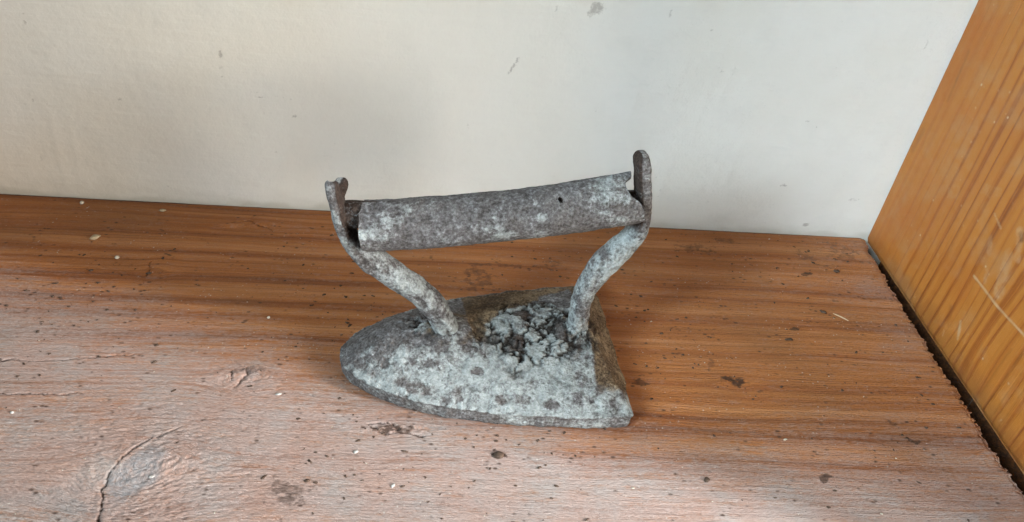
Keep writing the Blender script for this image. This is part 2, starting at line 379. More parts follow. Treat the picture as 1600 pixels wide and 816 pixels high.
    for (sx, sy, rx, ry, a) in [(3.2, -4.0, 0.9, 0.25, .8), (8.3, -5.35, 0.33, 0.24, 1.0), (21.3, -0.05, 0.65, 0.5, .9), (16.1, -0.2, 0.4, 0.4, .7), (7.2, 8.3, 0.9, 1.4, .55), (29.9, -3.6, 0.5, 0.25, .8),
                                (29.2, -2.6, 0.4, 0.3, .6), (20.4, 1.3, 0.25, 0.6, .6), (-1.2, -7.7, 1.0, 0.5, .6), (-4.8, -0.4, 0.9, 0.3, .5), (26.2, 4.6, .35, .15, .8), (29.0, 10.0, .35, .2, .8),
                                (21.5, 12.2, 1.5, .5, .55), (24.0, 13.3, 1.0, .3, .5), (32.5, 12.6, 1.4, 1.2, .45), (26.0, 9.0, .3, .15, .6), (8.9, 9.4, .9, .5, .5), (11.8, 9.6, .7, .5, .5), (24.3, -6.1, .3, .2, .8), (29.5, 12.0, .8, .5, .5)]:
        q = np.hypot((X - sx) / rx, (Y - sy) / ry) + 1.5 * fbm2(X * 2.2, Y * 3.2, 4, 91, .65)
        dark = np.maximum(dark, a * (1 - sst(0.5, 1.15, q)))
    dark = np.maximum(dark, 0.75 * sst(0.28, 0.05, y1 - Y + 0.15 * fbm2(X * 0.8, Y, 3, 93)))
    V = np.stack([X, Y, Z], -1)
    # skirt: down all four sides of the plank
    nV = V.reshape(-1, 3); F = grid_faces(nx, ny)[:, ::-1]
    F = grid_faces(nx, ny)
    idx = np.arange(nx * ny).reshape(nx, ny)
    loop = np.concatenate([idx[:, 0], idx[-1, 1:], idx[-2::-1, -1], idx[0, -2:0:-1]])
    rings = [nV]; base = len(nV); prev = loop; FF = [F]
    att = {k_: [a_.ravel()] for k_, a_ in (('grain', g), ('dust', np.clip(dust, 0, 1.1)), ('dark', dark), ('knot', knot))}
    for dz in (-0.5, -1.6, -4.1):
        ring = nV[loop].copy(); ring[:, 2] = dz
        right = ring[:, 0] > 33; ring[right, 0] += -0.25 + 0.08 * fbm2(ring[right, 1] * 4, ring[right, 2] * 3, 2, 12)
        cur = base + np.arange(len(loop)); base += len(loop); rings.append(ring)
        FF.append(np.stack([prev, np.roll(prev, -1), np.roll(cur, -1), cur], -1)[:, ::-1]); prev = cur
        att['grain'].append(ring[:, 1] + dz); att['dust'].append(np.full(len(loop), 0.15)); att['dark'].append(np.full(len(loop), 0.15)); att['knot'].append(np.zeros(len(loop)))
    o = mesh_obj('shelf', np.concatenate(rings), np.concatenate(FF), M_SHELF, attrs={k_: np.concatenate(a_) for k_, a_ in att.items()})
    return tag(o, kind='structure')
shelf = build_shelf()

# ------------------------------------------------------------------ the setting: painted wall
def build_wall():
    nx, nz = 560, 300
    X, Zc = np.meshgrid(np.linspace(-44, 42, nx), np.concatenate([np.linspace(-7.0, 24.0, nz - 12), np.linspace(26, 80, 12)]), indexing='ij')
    D = 0.10 * fbm2(X * 0.10, Zc * 0.10, 3, 101) + 0.035 * fbm2(X * 0.5, Zc * 0.35, 4, 104) + 0.010 * fbm2(X * 2.2, Zc * 0.9, 3, 108)
    stain = np.zeros_like(X)
    marks = [(-8.75, 10.75, .13, .28, 1), (-8.85, 9.9, .06, .2, .6), (-8.9, 9.3, .09, .1, .7), (-4.85, 6.95, .12, .12, .8), (13.1, 15.0, .5, .42, .75), (12.8, 14.7, .3, .3, .6),
             (10.8, 14.8, .12, .18, .8), (10.95, 15.4, .15, .2, .5), (17.4, 15.0, .1, .25, .7), (21.3, 11.7, .12, .12, .7), (27.55, 3.95, .28, .07, .9), (32.8, 3.1, .5, .12, .45), (6.05, 7.1, .06, .35, .45), (-19.5, 11.9, .12, .2, .6),
             (-19.4, 12.4, .1, .1, .5), (33.1, 14.2, .1, .5, .4), (27.5, 8.75, .3, .05, .4), (-20.1, 3.2, .1, .4, .4), (-21.4, 2.9, .1, .3, .4), (-20.6, 7.0, .1, .1, .6), (-14.7, 8.2, .1, .08, .6),
             (-6.8, 8.1, .35, .04, .5), (-3.0, 4.2, .3, .04, .4), (-6.3, 4.3, .2, .05, .4), (20.0, 14.2, .06, .06, .6), (14.0, 8.6, .06, .06, .5), (25, 11.2, .1, .06, .4), (19.2, 10.3, .07, .07, .4), (-13.7, 1.2, .2, .12, .4), (30.1, .8, .25, .2, .8), (-9.9, .8, .15, .1, .5), (19.3, 3.0, .12, .25, .35), (18.8, 4.0, .1, .2, .3), (-15.4, 7.4, .3, .05, .4), (28.2, 12.4, .1, .15, .4)]
    rng_ = np.random.default_rng(4)
    for i in range(42):
        marks.append((rng_.uniform(-24, 34), rng_.uniform(0.5, 17), rng_.uniform(.03, .12), rng_.uniform(.03, .08), rng_.uniform(.15, .4)))
    wob = 0.05 * fbm2(X * 4, Zc * 4, 2, 115)
    for (mx, mz, rx, rz, a) in marks:
        sub = (abs(X - mx) < 1.5) & (abs(Zc - mz) < 1.5)
        q = np.hypot((X[sub] - mx) / max(rx, .09), (Zc[sub] - mz) / max(rz, .09)) + 5 * wob[sub]
        stain[sub] = np.maximum(stain[sub], a * (1 - sst(0.45, 1.2, q)))
    sl = seg_dist(X, Zc, [(8.35, 10.75), (8.85, 11.75)]); stain = np.maximum(stain, 0.75 * (1 - sst(0.02, .13, sl)))
    sl = seg_dist(X, Zc, [(-7.6, 8.5), (-4.6, 8.1)]); stain = np.maximum(stain, 0.22 * (1 - sst(0.02, .12, sl)))
    D = D + 0.05 * stain
    # paint runs, thicker at places
    for (rx_, za, zb, wd) in [(18.6, 9, 12, .16), (20.5, 8, 12.5, .2), (21.6, 9.5, 12, .14), (16.2, 8.5, 10.5, .15), (19.1, 1.5, 5.5, .22), (23.5, 4, 7, .2), (-20.4, 1, 6, .25), (-19.2, 2, 5, .2), (26.0, 10, 13, .2)]:
        m = np.exp(-((X - rx_ - 0.1 * (Zc - za)) / wd) ** 2) * sst(za - .6, za, Zc) * sst(zb + 1.5, zb - .5, Zc)
        D -= 0.035 * m
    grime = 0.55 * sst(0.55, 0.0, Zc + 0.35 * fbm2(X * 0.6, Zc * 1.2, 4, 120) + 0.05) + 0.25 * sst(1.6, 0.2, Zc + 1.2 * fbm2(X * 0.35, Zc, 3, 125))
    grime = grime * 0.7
    V = np.stack([X, YW + 0.02 + D * 0.6, Zc], -1).reshape(-1, 3)
    F = grid_faces(nx, nz)
    n0 = len(V); idx = np.arange(n0).reshape(nx, nz)
    loop = np.concatenate([idx[:, 0], idx[-1, 1:], idx[-2::-1, -1], idx[0, -2:0:-1]])
    back = V[loop].copy(); back[:, 1] = YW + 3.0
    cur = n0 + np.arange(len(loop))
    F2 = np.stack([loop, np.roll(loop, -1), np.roll(cur, -1), cur], -1)[:, ::-1]
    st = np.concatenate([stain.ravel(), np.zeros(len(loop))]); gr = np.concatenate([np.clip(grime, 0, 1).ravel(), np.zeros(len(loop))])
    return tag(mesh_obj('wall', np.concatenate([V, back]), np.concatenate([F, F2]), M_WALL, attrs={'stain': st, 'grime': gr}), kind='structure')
build_wall()

# ------------------------------------------------------------------ upright board closing the right end
def build_board():
    ny, nz = 330, 330
    Yc, Zc = np.meshgrid(np.linspace(-13.0, YW - 0.05, ny), np.concatenate([np.linspace(-0.25, 22.0, nz - 12), np.linspace(24, 80, 12)]), indexing='ij')
    g = Yc + 0.35 * fbm2(Zc * 0.04, Yc * 0.10, 2, 201) + 0.05 * fbm2(Zc * 0.2, Yc * 0.6, 2, 203)
    # arching grain low on the board
    g = g + 0.5 * np.exp(-(((Yc - 2.0) / 2.6) ** 2 + ((Zc - 2.6) / 3.6) ** 2)) * np.tanh((Yc - 2.2) / 1.0)
    worn = np.zeros_like(Yc)
    sc = [([(4.1, 5.05), (1.5, 5.0), (-1.3, 5.2)], .10, 1.0), ([(5.1, 8.6), (4.2, 8.3)], .10, .8), ([(3.2, 2.4), (2.7, 1.5)], .14, .9), ([(3.9, 1.0), (3.8, .7)], .1, .7), ([(2.8, 7.6), (2.0, 5.6)], .5, .55), ([(4.5, 7.5), (3.2, 5.4)], .25, .45),
          ([(3.0, 9.0), (2.2, 7.8)], .35, .6), ([(9.5, 8.6), (8.6, 7.6)], .7, .35), ([(6.6, 9.2), (5.6, 9.6)], .5, .4), ([(1.2, 10.2), (0.2, 9.6)], .3, .5), ([(7.4, 4.0), (7.0, 3.2)], .2, .3)]
    for pts, wd, a in sc:
        worn = np.maximum(worn, a * (1 - sst(wd * .4, wd * 1.3, seg_dist(Yc, Zc, pts))))
    dark = np.zeros_like(Yc)
    for pts, wd, a in [([(4.4, 2.4), (3.9, 1.6)], .22, .35), ([(2.9, 8.9), (2.6, 8.7)], .14, .8), ([(-1.3, 5.1), (-1.35, 0.0)], .06, .6), ([(-1.9, 5.1), (-2.0, 0.0)], .05, .5), ([(-2.6, 5.1), (-2.7, 0.0)], .05, .5), ([(-0.6, 4.0), (-0.65, 0.0)], .05, .4), ([(13.2, 14.5), (13.0, 11.5)], .12, .5), ([(13.9, 9.0), (14.0, 7.5)], .2, .4)]:
        dark = np.maximum(dark, a * (1 - sst(wd * .4, wd * 1.5, seg_dist(Yc, Zc, pts))))
    D = 0.02 * fbm2(Yc * 0.8, Zc * 0.2, 3, 210) + 0.03 * dark - 0.01 * worn
    X = 34.82 + D + 0.02 * (14.6 - Yc) * 0.15
    X = X + 0.25 * sst(0.3, 0.0, YW - Yc) ** 2 + 0.14 * sst(0.30, -0.25, Zc + 0.06 * fbm2(Yc * 0.6, Yc * 0, 3, 215)) ** 2
    V = np.stack([X, Yc, Zc], -1).reshape(-1, 3)
    F = grid_faces(ny, nz)[:, ::-1]
    n0 = len(V); idx = np.arange(n0).reshape(ny, nz)
    loop = np.concatenate([idx[:, 0], idx[-1, 1:], idx[-2::-1, -1], idx[0, -2:0:-1]])
    back = V[loop].copy(); back[:, 0] = 37.2
    cur = n0 + np.arange(len(loop)); F2 = np.stack([loop, np.roll(loop, -1), np.roll(cur, -1), cur], -1)
    b2 = np.array([[37.2, -13.0, -.25], [37.2, YW - .05, -.25], [37.2, YW - .05, 80], [37.2, -13.0, 80]])
    F3 = np.array([[0, 1, 2, 3]]) + n0 + len(loop)
    z = np.zeros(len(loop) + 4)
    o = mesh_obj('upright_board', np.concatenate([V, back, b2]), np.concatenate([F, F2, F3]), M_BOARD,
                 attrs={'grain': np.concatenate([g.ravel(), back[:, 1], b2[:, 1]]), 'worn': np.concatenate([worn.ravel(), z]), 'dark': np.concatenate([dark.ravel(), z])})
    return tag(o, 'upright orange varnished pine board at the right end of the shelf', 'board')
build_board()

def boxes(name, bl, mat):
    V = []; F = []
    for (a, b, c, d, e, f) in bl:
        k = len(V); V += [(x, y, z) for z in (e, f) for y in (c, d) for x in (a, b)]
        F += [[k + i for i in q] for q in ((0, 2, 3, 1), (4, 5, 7, 6), (0, 1, 5, 4), (2, 6, 7, 3), (0, 4, 6, 2), (1, 3, 7, 5))]
    V = np.array(V, float); n = len(V)
    return mesh_obj(name, V, np.array(F), mat, smooth=False, attrs={'grain': V[:, 1] + V[:, 2], 'dust': np.zeros(n), 'dark': np.full(n, .7), 'knot': np.zeros(n)})  # tinted dark to deepen the shade in the slot
# added unseen block: keeps light from below out of the slot beside the board
tag(boxes('slot_light_block', [(29.0, 40.0, -15.2, 14.45, -6.0, -4.2), (36.6, 40.2, -15.1, 14.4, -5.0, -0.5), (29.2, 40.4, -16.6, -15.0, -5.8, -0.6)], M_SHELF), kind='structure')

# ------------------------------------------------------------------ the flat iron
ANG = math.radians(5.8034)
iron = bpy.data.objects.new('flat_iron', None); C.objects.link(iron)
iron.rotation_euler = (0, 0, ANG); iron.location = (0, 0, 0.0004)
iron.empty_display_size = 0.02
tag(iron, 'old corroded grey flat iron with a metal tube grip standing on the wooden shelf', 'flat iron')

def attrs_iron(n, **k):
    d = {a: np.zeros(n) for a in ('crust', 'moss', 'rust', 'crack')}
    for a, v_ in k.items(): d[a] = v_
    return d

HW_U = [0, .02, .06, .15, .4, .9, 2.2, 3.8, 5.4, 7, 8.6, 10.2, 11.8, 13.2, 14.6]
HW_V = [0, .26, .45, .70, 1.10, 1.60, 2.55, 3.30, 3.86, 4.22, 4.50, 4.72, 4.90, 4.96, 4.98]
def build_base():
    # outline, nose at u = 0, heel at u = 14.55
    t = np.linspace(0, 1, 240)
    uu = 14.55 * t ** 1.7
    vv = np.interp(np.sqrt(uu), np.sqrt(HW_U), HW_V)
    near = np.stack([uu, -vv], -1); far = np.stack([uu, vv], -1)[::-1]
    hv = np.linspace(-1, 1, 130)[1:-1]
    heel = np.stack([14.55 + 0.10 * (1 - hv ** 2), hv * vv[-1]], -1)
    out = np.concatenate([near, heel, far[:-1]])
    # round the two heel corners a little
    for _ in range(6):
        out = 0.5 * out + 0.25 * (np.roll(out, 1, 0) + np.roll(out, -1, 0))
    n = len(out)
    spine = np.stack([np.clip(out[:, 0], 3.4, 12.7), np.zeros(n)], -1)
    P = []
    # side band
    for z, ins in [(0.0, .24), (0.06, .16), (0.13, .05), (.23, 0.01), (.36, 0), (.50, 0), (.64, .0), (.78, .0), (.88, -.02), (.96, -.07), (1.03, -.07), (1.09, .0)]:
        d = spine - out; L = np.linalg.norm(d, axis=1, keepdims=True)
        P.append(np.concatenate([out + d / L * ins, np.full((n, 1), z)], -1))
    nb = len(P)
    K = 88
    for k in range(1, K + 1):
        r = (k / K) ** 0.92
        q = out + (spine - out) * (0.03 + 0.97 * r)
        dist = np.linalg.norm(spine - out, axis=1) * r
        ra = (sst(-0.35, 1.0, r) - sst(-0.35, 1.0, 0.0)) / (1 - sst(-0.35, 1.0, 0.0))
        rb = 0.95 * np.interp(r, [0, .56, .64, .72, .80, 1], [0, .78, .87, .93, .965, 1.0]) + 0.05 * r
        hw_ = sst(13.6, 14.4, out[:, 0])
        z = 1.11 + 1.42 * (ra * hw_ + rb * (1 - hw_))
        # shallow seat around the grip posts and a low hump between them
        zz = z.copy()
        for (cu_, rr_, hh_) in ((5.70, 1.2, 0.42), (12.60, 0.85, 0.35)):
            zz += hh_ * np.exp(-((q[:, 0] - cu_) ** 2 + q[:, 1] ** 2) / rr_ ** 2)
        P.append(np.stack([q[:, 0], q[:, 1], zz], -1))
    P = np.array(P)                                     # rings x n x 3
    N = grid_normals(P, True); N = -N if N[nb + 40, 100, 2] < 0 else N
    N[-1] = (0, 0, 1)
    p = P.reshape(-1, 3); nn = N.reshape(-1, 3)
    u, v, z = p.T
    top = sst(1.0, 1.2, z)
    d = 0.11 * fbm3(p, 0.75, 4, 301, 0.6) + 0.055 * fbm3(p, 2.6, 3, 305) + 0.018 * fbm3(p, 6.0, 2, 309)
    # flaking crust between the posts
    fl = top * np.exp(-(((u - 10.2) / 3.1) ** 2 + ((v - 0.1) / 2.6) ** 2))
    fl = np.maximum(fl, 0.75 * top * np.exp(-(((u - 4.6) / 1.3) ** 2 + ((v - 0.5) / 1.2) ** 2)))
    flm = sst(0.18, 0.5, fl + 0.22 * fbm3(p, 0.9, 3, 313))
    wv = np.stack([fbm3(p, 1.6, 4, 315, .62), fbm3(p, 1.6, 4, 316, .62), fbm3(p, 1.6, 4, 317, .62)], -1)
    d1, d2, cid = cell3((p + 0.55 * wv) * [1.0, 0.8, 0.6], 1.15, 320)
    f1, f2, fid = cell3((p + 0.40 * wv) * [1.0, 0.7, 0.6], 2.6, 360)
    gap = d2 - d1; gap2 = f2 - f1
    m1 = sst(-.45, -.10, fbm3(p, 1.1, 3, 327)); m2 = sst(-.15, .12, fbm3(p, 0.9, 3, 365))
    crack = flm * np.maximum((1 - sst(0.04, 0.15, gap)) * m1, 0.9 * (1 - sst(0.06, 0.20, gap2)) * m2)
    # plates of crust at slightly different heights, some lifting at one edge
    d += flm * (0.13 * (cid - 0.45) + 0.05 * (fid - 0.5) * m2 + 0.05 * fbm3(p, 1.4, 3, 323))
    d -= 0.17 * crack
    # shallow pits on the flanks
    e1, e2, eid = cell3(p + 0.45 * np.stack([fbm3(p, 1.2, 4, 331, .6), fbm3(p, 1.2, 4, 332, .6), fbm3(p, 1.2, 4, 333, .6)], -1), 1.3, 334)
    pit = (1 - sst(0.20, 0.48, e1 + 0.3 * fbm3(p, 3.0, 3, 336))) * (eid > 0.35) * top * (1 - flm)
    d -= 0.03 * pit
    d *= np.where(z < 0.1, 0.3, 1.0)
    p2 = p + nn * d[:, None]
    p2[:, 2] = np.maximum(p2[:, 2], 0.0)
    low = fbm3(p, 0.5, 3, 340)
    crust = 0.45 + 0.40 * top * sst(0.8, -1.2, v) + 0.55 * flm * (cid > 0.30) - 0.55 * flm * (fid < 0.16) * m2 - 0.70 * pit - 0.05 * (1 - top) + 0.25 * low - 0.25 * sst(4.0, 0.5, u)
    edge_hi = np.exp(-((z - 1.07) / 0.10) ** 2)
    crust += 0.40 * edge_hi - 0.30 * np.exp(-((z - 1.36) / 0.13) ** 2) * sst(0.5, -0.5, v) + 0.22 * np.exp(-((z - 1.85) / 0.32) ** 2) * sst(0.5, -0.5, v) * sst(2.5, 5.0, u)
    crust -= 0.10 * sst(0.98, 0.88, z)
    crust -= 0.40 * sst(-1.9, -0.4, v + 0.4 * low) * top * (1 - 0.8 * flm)
    vth = np.interp(u, [6.5, 7.0, 7.5, 8.6, 10.2, 12.6, 13.2], [0.6, -0.7, 0.1, 1.5, 2.7, 4.1, 4.6])
    moss = 0.95 * top * sst(-0.25, 0.35, v - vth + 0.5 * low + 0.35 * fbm3(p, 1.6, 3, 371)) * sst(6.45, 6.7, u)
    heelm = 1.1 * sst(12.75, 13.2, u + 0.25 * low) * sst(-4.4, -2.8, v) * sst(0.9, 1.05, z)
    moss = np.maximum(moss, heelm)
    moss = np.maximum(moss, 1.0 * np.exp(-(((u - 7.15) / .40) ** 4 + ((v - 0.3) / 1.3) ** 4)) * top)
    rust = 0.75 * flm * (fid < 0.22) * m2 + 0.60 * flm * (cid < 0.22) + 0.12 * sst(.25, .5, fbm3(p, 1.1, 3, 350)) * (1 - top * 0.4)
    for (cu_, rr_) in ((5.7, 1.2), (12.62, 1.0)):
        moss = np.maximum(moss, 0.62 * np.exp(-(((np.hypot(u - cu_, v) - rr_) / 0.28) ** 2)) * sst(-.35, .25, fbm3(p, 1.3, 3, 377)))
    crust = crust - 0.8 * moss
    m = len(P)
    F = grid_faces(m, n, True)
    # underside
    cen = len(p2); p2 = np.concatenate([p2, [[7.5, 0, 0.0]]])
    Fb = np.stack([np.roll(np.arange(n), -1), np.arange(n), np.full(n, cen), np.full(n, cen)], -1)
    ap = lambda a: np.concatenate([a, [0]])
    nrm_flip = np.cross(P[nb + 20, 101] - P[nb + 20, 100], P[nb + 21, 100] - P[nb + 20, 100])[2] < 0
    if nrm_flip: F = F[:, ::-1]; Fb = Fb[:, ::-1]
    # underside as triangles joined into quads of repeated index is invalid, so it is its own small fan below
    o = mesh_obj('base', p2[:-1], F, M_IRON, iron, attrs=attrs_iron(len(p2) - 1, crust=crust, moss=moss, rust=rust, crack=crack))
    sole = np.concatenate([out[::6], [[7.5, 0]]]); k = len(sole) - 1
    sv = np.concatenate([sole * [0.985, 0.96] + [0.1, 0], np.full((k + 1, 1), 0.004)], -1)
    sf = np.stack([np.roll(np.arange(k), -1), np.arange(k), np.full(k, k)], -1)
    so = mesh_obj('sole', sv, sf, M_IRON, iron, attrs=attrs_iron(k + 1))
    return o
build_base()

def catmull(pts, n):
    P = np.array(pts, float); P = np.vstack([2 * P[0] - P[1], P, 2 * P[-1] - P[-2]])
    seg = len(P) - 3; out = []
    for t in np.linspace(0, seg - 1e-6, n):
        i = int(t); f = t - i; a, b, c, d = P[i:i + 4]
        out.append(0.5 * ((2 * b) + (-a + c) * f + (2 * a - 5 * b + 4 * c - d) * f ** 2 + (-a + 3 * b - 3 * c + d) * f ** 3))
    return np.array(out)

def build_post(path, side):
    """path rows: u, h, half thickness in the plane, half width across, v offset"""
    n, m = 190, 56
    Q = catmull(path, n)
    T = np.gradient(Q[:, :2], axis=0); T /= np.linalg.norm(T, axis=1, keepdims=True)
    Nn = np.stack([T[:, 1], -T[:, 0]], -1)              # points towards +u on a rising post
    th = np.linspace(0, 2 * np.pi, m, endpoint=False)
    ct, st_ = np.cos(th), np.sin(th)
    tt = np.linspace(0, 1, n)
    ex = np.interp(tt, [0, .55, .8, 1], [0.95, 0.85, 0.55, 0.5])[:, None]     # squarer towards the flat strap
    cx = np.sign(ct) * np.abs(ct) ** ex; sx = np.sign(st_) * np.abs(st_) ** ex
    A = Q[:, 2:3] * cx; B = Q[:, 3:4] * sx
    # rounded end
    capl = np.clip((1 - tt) / 0.035, 0, 1); cap = np.sqrt(1 - (1 - capl) ** 2)[:, None]
    A = A * np.maximum(cap, .02); B = B * np.maximum(0.45 + 0.55 * cap, .02) * np.where(cap > .02, 1, .1)
    U = Q[:, 0:1] + Nn[:, 0:1] * A; H = Q[:, 1:2] + Nn[:, 1:2] * A; Vv = Q[:, 4:5] + B
    if side < 0:   # the left strap is torn into two lobes at the top
        k = sst(0.80, 1.0, tt)[:, None]
        notch = np.exp(-((Vv - Q[:, 4:5] - 0.02) / 0.17) ** 2) * k
        H = H - 0.75 * notch - 0.35 * k * (Vv > 0.1 + Q[:, 4:5]); U = U + 0.28 * k * sst(-.1, .3, Vv) - 0.08 * k * sst(.1, -.3, Vv)
    P = np.stack([U, Vv, H], -1)
    N = np.stack([Nn[:, 0:1] * cx * 1.0, sx, Nn[:, 1:2] * cx], -1); N /= np.linalg.norm(N, axis=-1, keepdims=True) + 1e-9
    p = P.reshape(-1, 3); nn = N.reshape(-1, 3)
    sd = 400 if side < 0 else 430
    lo = np.repeat(sst(0.75, 0.55, tt), m)
    d = 0.075 * fbm3(p, 1.1, 4, sd) + 0.045 * fbm3(p, 3.2, 3, sd + 5)
    strk = fbm3(np.stack([p[:, 0] * 1.2 - side * p[:, 2] * 0.9, p[:, 1] * 2.2, p[:, 2] * 0.5], -1), 1.6, 3, sd + 8)
    d += 0.05 * strk * lo
    grv = (1 - sst(0.03, 0.10, np.abs(strk + 0.12))) * lo * sst(-.1, .25, fbm3(p, 1.4, 2, sd + 13))
    d -= 0.055 * grv
    p2 = p + nn * d[:, None]
    inner = np.repeat(sst(0.60, 0.72, tt), m) * sst(0.25, 0.6, (-side) * np.tile(cx[-1] if cx.ndim > 1 else cx, n))
    crust = 0.42 + 0.26 * lo + 0.35 * fbm3(p, 0.8, 3, sd + 20) - (0.12 if side > 0 else 0.0) * (1 - lo)
    rust = 0.95 * inner + 0.25 * sst(0.2, 0.5, fbm3(p, 1.2, 3, sd + 24)) * (1 - lo)
    F = grid_faces(n, m, True)
    if np.cross(P[5, 1] - P[5, 0], P[6, 0] - P[5, 0]) @ N[5, 0] < 0: F = F[:, ::-1]
    # close the top
    c = len(p2); F = list(map(tuple, F))
    o = mesh_obj('post', np.array(p2), np.array(F), M_IRON, iron, attrs=attrs_iron(len(p2), crust=crust - rust * .6, rust=rust, crack=grv * 0.55))
    return o
LEFT = [(5.95, 1.2, .82, .82, 0), (5.68, 2.1, .72, .75, 0), (5.30, 3.1, .62, .64, 0), (4.65, 4.45, .66, .62, 0), (3.62, 5.65, .67, .64, 0), (2.45, 6.70, .66, .66, 0), (1.52, 7.60, .57, .66, 0), (0.95, 8.45, .40, .68, 0),
        (0.60, 9.5, .32, .70, 0), (0.46, 10.5, .30, .70, 0), (.40, 11.2, .30, .66, 0), (0.40, 11.95, .30, .60, 0)]
RIGHT = [(12.72, 0.9, .66, .72, 0), (12.60, 1.9, .58, .68, 0), (12.42, 3.3, .50, .60, 0), (12.48, 5.0, .55, .58, 0), (13.05, 6.45, .65, .60, 0), (13.85, 7.6, .65, .62, 0), (14.45, 8.55, .49, .66, 0), (14.66, 9.6, .35, .68, 0),
         (14.45, 11.0, .33, .68, 0), (14.2, 12.1, .33, .64, 0), (14.02, 13.1, .33, .58, 0)]
build_post(LEFT, -1)
build_post(RIGHT, 1)

def build_grip():
    n, m = 240, 150
    ax = catmull([(0.9, 9.20), (4.5, 9.42), (7.8, 9.72), (11, 10.18), (14.3, 10.80)], n)
    T = np.gradient(ax, axis=0); T /= np.linalg.norm(T, axis=1, keepdims=True); Nn = np.stack([-T[:, 1], T[:, 0]], -1)
    th = np.linspace(math.radians(-258), math.radians(96), m)       # 0 faces the front, 90 up; seam at the top
    thd = np.degrees(th)
    endl = np.interp(thd, [-258, -200, -120, -70, -40, 0, 40, 70, 96], [1.7, 1.6, 1.6, 1.75, 1.5, 1.38, 1.42, 1.5, 1.62]) + 0.07 * fbm2(th * 3, th * 0, 3, 501)
    endr = np.interp(thd, [-258, -200, -120, -60, -30, 0, 25, 40, 60, 74, 82, 96], [13.55, 13.2, 13.3, 14.0, 14.28, 14.25, 14.05, 13.68, 13.58, 13.62, 13.9, 13.98]) + 0.035 * fbm2(th * 4, th * 0, 3, 505)
    s = np.linspace(0, 1, n)[:, None]
    uu = endl[None, :] + (endr - endl)[None, :] * s
    # position along the axis by u
    idx = np.interp(uu.ravel(), ax[:, 0], np.arange(n)).reshape(n, m)
    cu = np.interp(idx, np.arange(n), ax[:, 0]); ch = np.interp(idx, np.arange(n), ax[:, 1])
    nu = np.interp(idx, np.arange(n), Nn[:, 0]); nh = np.interp(idx, np.arange(n), Nn[:, 1])
    r = np.interp(uu, [1.4, 5, 8, 11, 14.2], [1.20, 1.19, 1.18, 1.20, 1.25])
    # overlapping seam on top, one lip curling up at the right end
    lapw = sst(58, 92, thd)[None, :]
    r = r + 0.05 * lapw + 0.05 * lapw * fbm2(uu * 1.3, uu * 0, 3, 511) + 0.10 * lapw * sst(12.2, 13.8, uu) - 0.05 * sst(-235, -258, thd)[None, :]
    def surf(rr):
        return np.stack([cu + nu * rr * np.sin(th)[None, :], -rr * np.cos(th)[None, :] * np.ones_like(uu), ch + nh * rr * np.sin(th)[None, :]], -1)
    P = surf(r); p = P.reshape(-1, 3)
    N = np.stack([nu * np.sin(th), -np.cos(th) * np.ones_like(uu), nh * np.sin(th)], -1).reshape(-1, 3)
    d = 0.05 * fbm3(p, 0.7, 3, 520) + 0.028 * fbm3(p, 2.4, 3, 525) + 0.014 * fbm3(p, 6, 2, 528)
    outer = p + N * d[:, None]
    inner = surf(r - 0.17).reshape(-1, 3) + N * (0.03 * fbm3(p, 1.0, 2, 533))[:, None]
    # ragged hole
    ho = np.hypot((uu - 10.55) / 0.13, (thd[None, :] - 56) / 11.0) + 0.5 * fbm2(uu * 4, th[None, :] * 4 + uu * 0, 2, 540)
    Fo = grid_faces(n, m); keep = (ho.ravel()[Fo].mean(1) > 0.9)
    # dark nicks beside the hole
    Fi = Fo[:, ::-1] + n * m
    i = np.arange(n * m).reshape(n, m)
    loop = np.concatenate([i[:, 0], i[-1, 1:], i[-2::-1, -1], i[0, -2:0:-1]]); l2 = np.roll(loop, -1)
    Fe = np.stack([loop, l2, l2 + n * m, loop + n * m], -1)
    sgn = np.cross(P[5, 6] - P[5, 5], P[6, 5] - P[5, 5]) @ N.reshape(n, m, 3)[5, 5] < 0
    Fall = np.concatenate([Fo[keep], Fi[keep], Fe[:, ::-1]])
    if sgn: Fall = Fall[:, ::-1]
    z = np.zeros(n * m)
    lw = fbm3(p, 0.6, 3, 545)
    crust = -0.02 + 0.45 * lw + 0.25 * np.exp(-((p[:, 0] - 12.6) / 1.0) ** 2) + 0.18 * sst(4, 1.5, p[:, 0])
    rust = 0.14 + 0.55 * np.repeat(lapw, n, 0).ravel() * 0.35 + 0.35 * sst(.05, .45, fbm3(p, 0.9, 3, 548)) + 0.5 * np.exp(-(ho.ravel() / 1.6) ** 2)
    rust = rust - 0.2
    A = attrs_iron(2 * n * m, crust=np.concatenate([crust, z]), rust=np.concatenate([rust * 0.7, z + 1.0]))
    return mesh_obj('grip', np.concatenate([outer, inner]), Fall, M_IRON, iron, attrs=A)
grip = build_grip()

def build_core():
    n, m = 120, 30
    ax = catmull([(0.62, 9.80), (5, 9.9), (10, 10.2), (14.35, 10.35)], n)
    th = np.linspace(0, 2 * np.pi, m, endpoint=False)
    r = 0.62 + 0.06 * fbm2(np.linspace(0, 8, n)[:, None] + th[None, :] * 0, np.cos(th)[None, :] * 2 + np.zeros((n, 1)), 3, 560)
    P = np.stack([np.repeat(ax[:, 0:1], m, 1), -r * np.cos(th)[None, :] + 0.12, ax[:, 1:2] + r * np.sin(th)[None, :]], -1)
    p = P.reshape(-1, 3)
    return mesh_obj('core_rod', p, grid_faces(n, m, True), M_IRON, grip, attrs=attrs_iron(len(p), rust=np.full(len(p), 1.0)))
build_core()

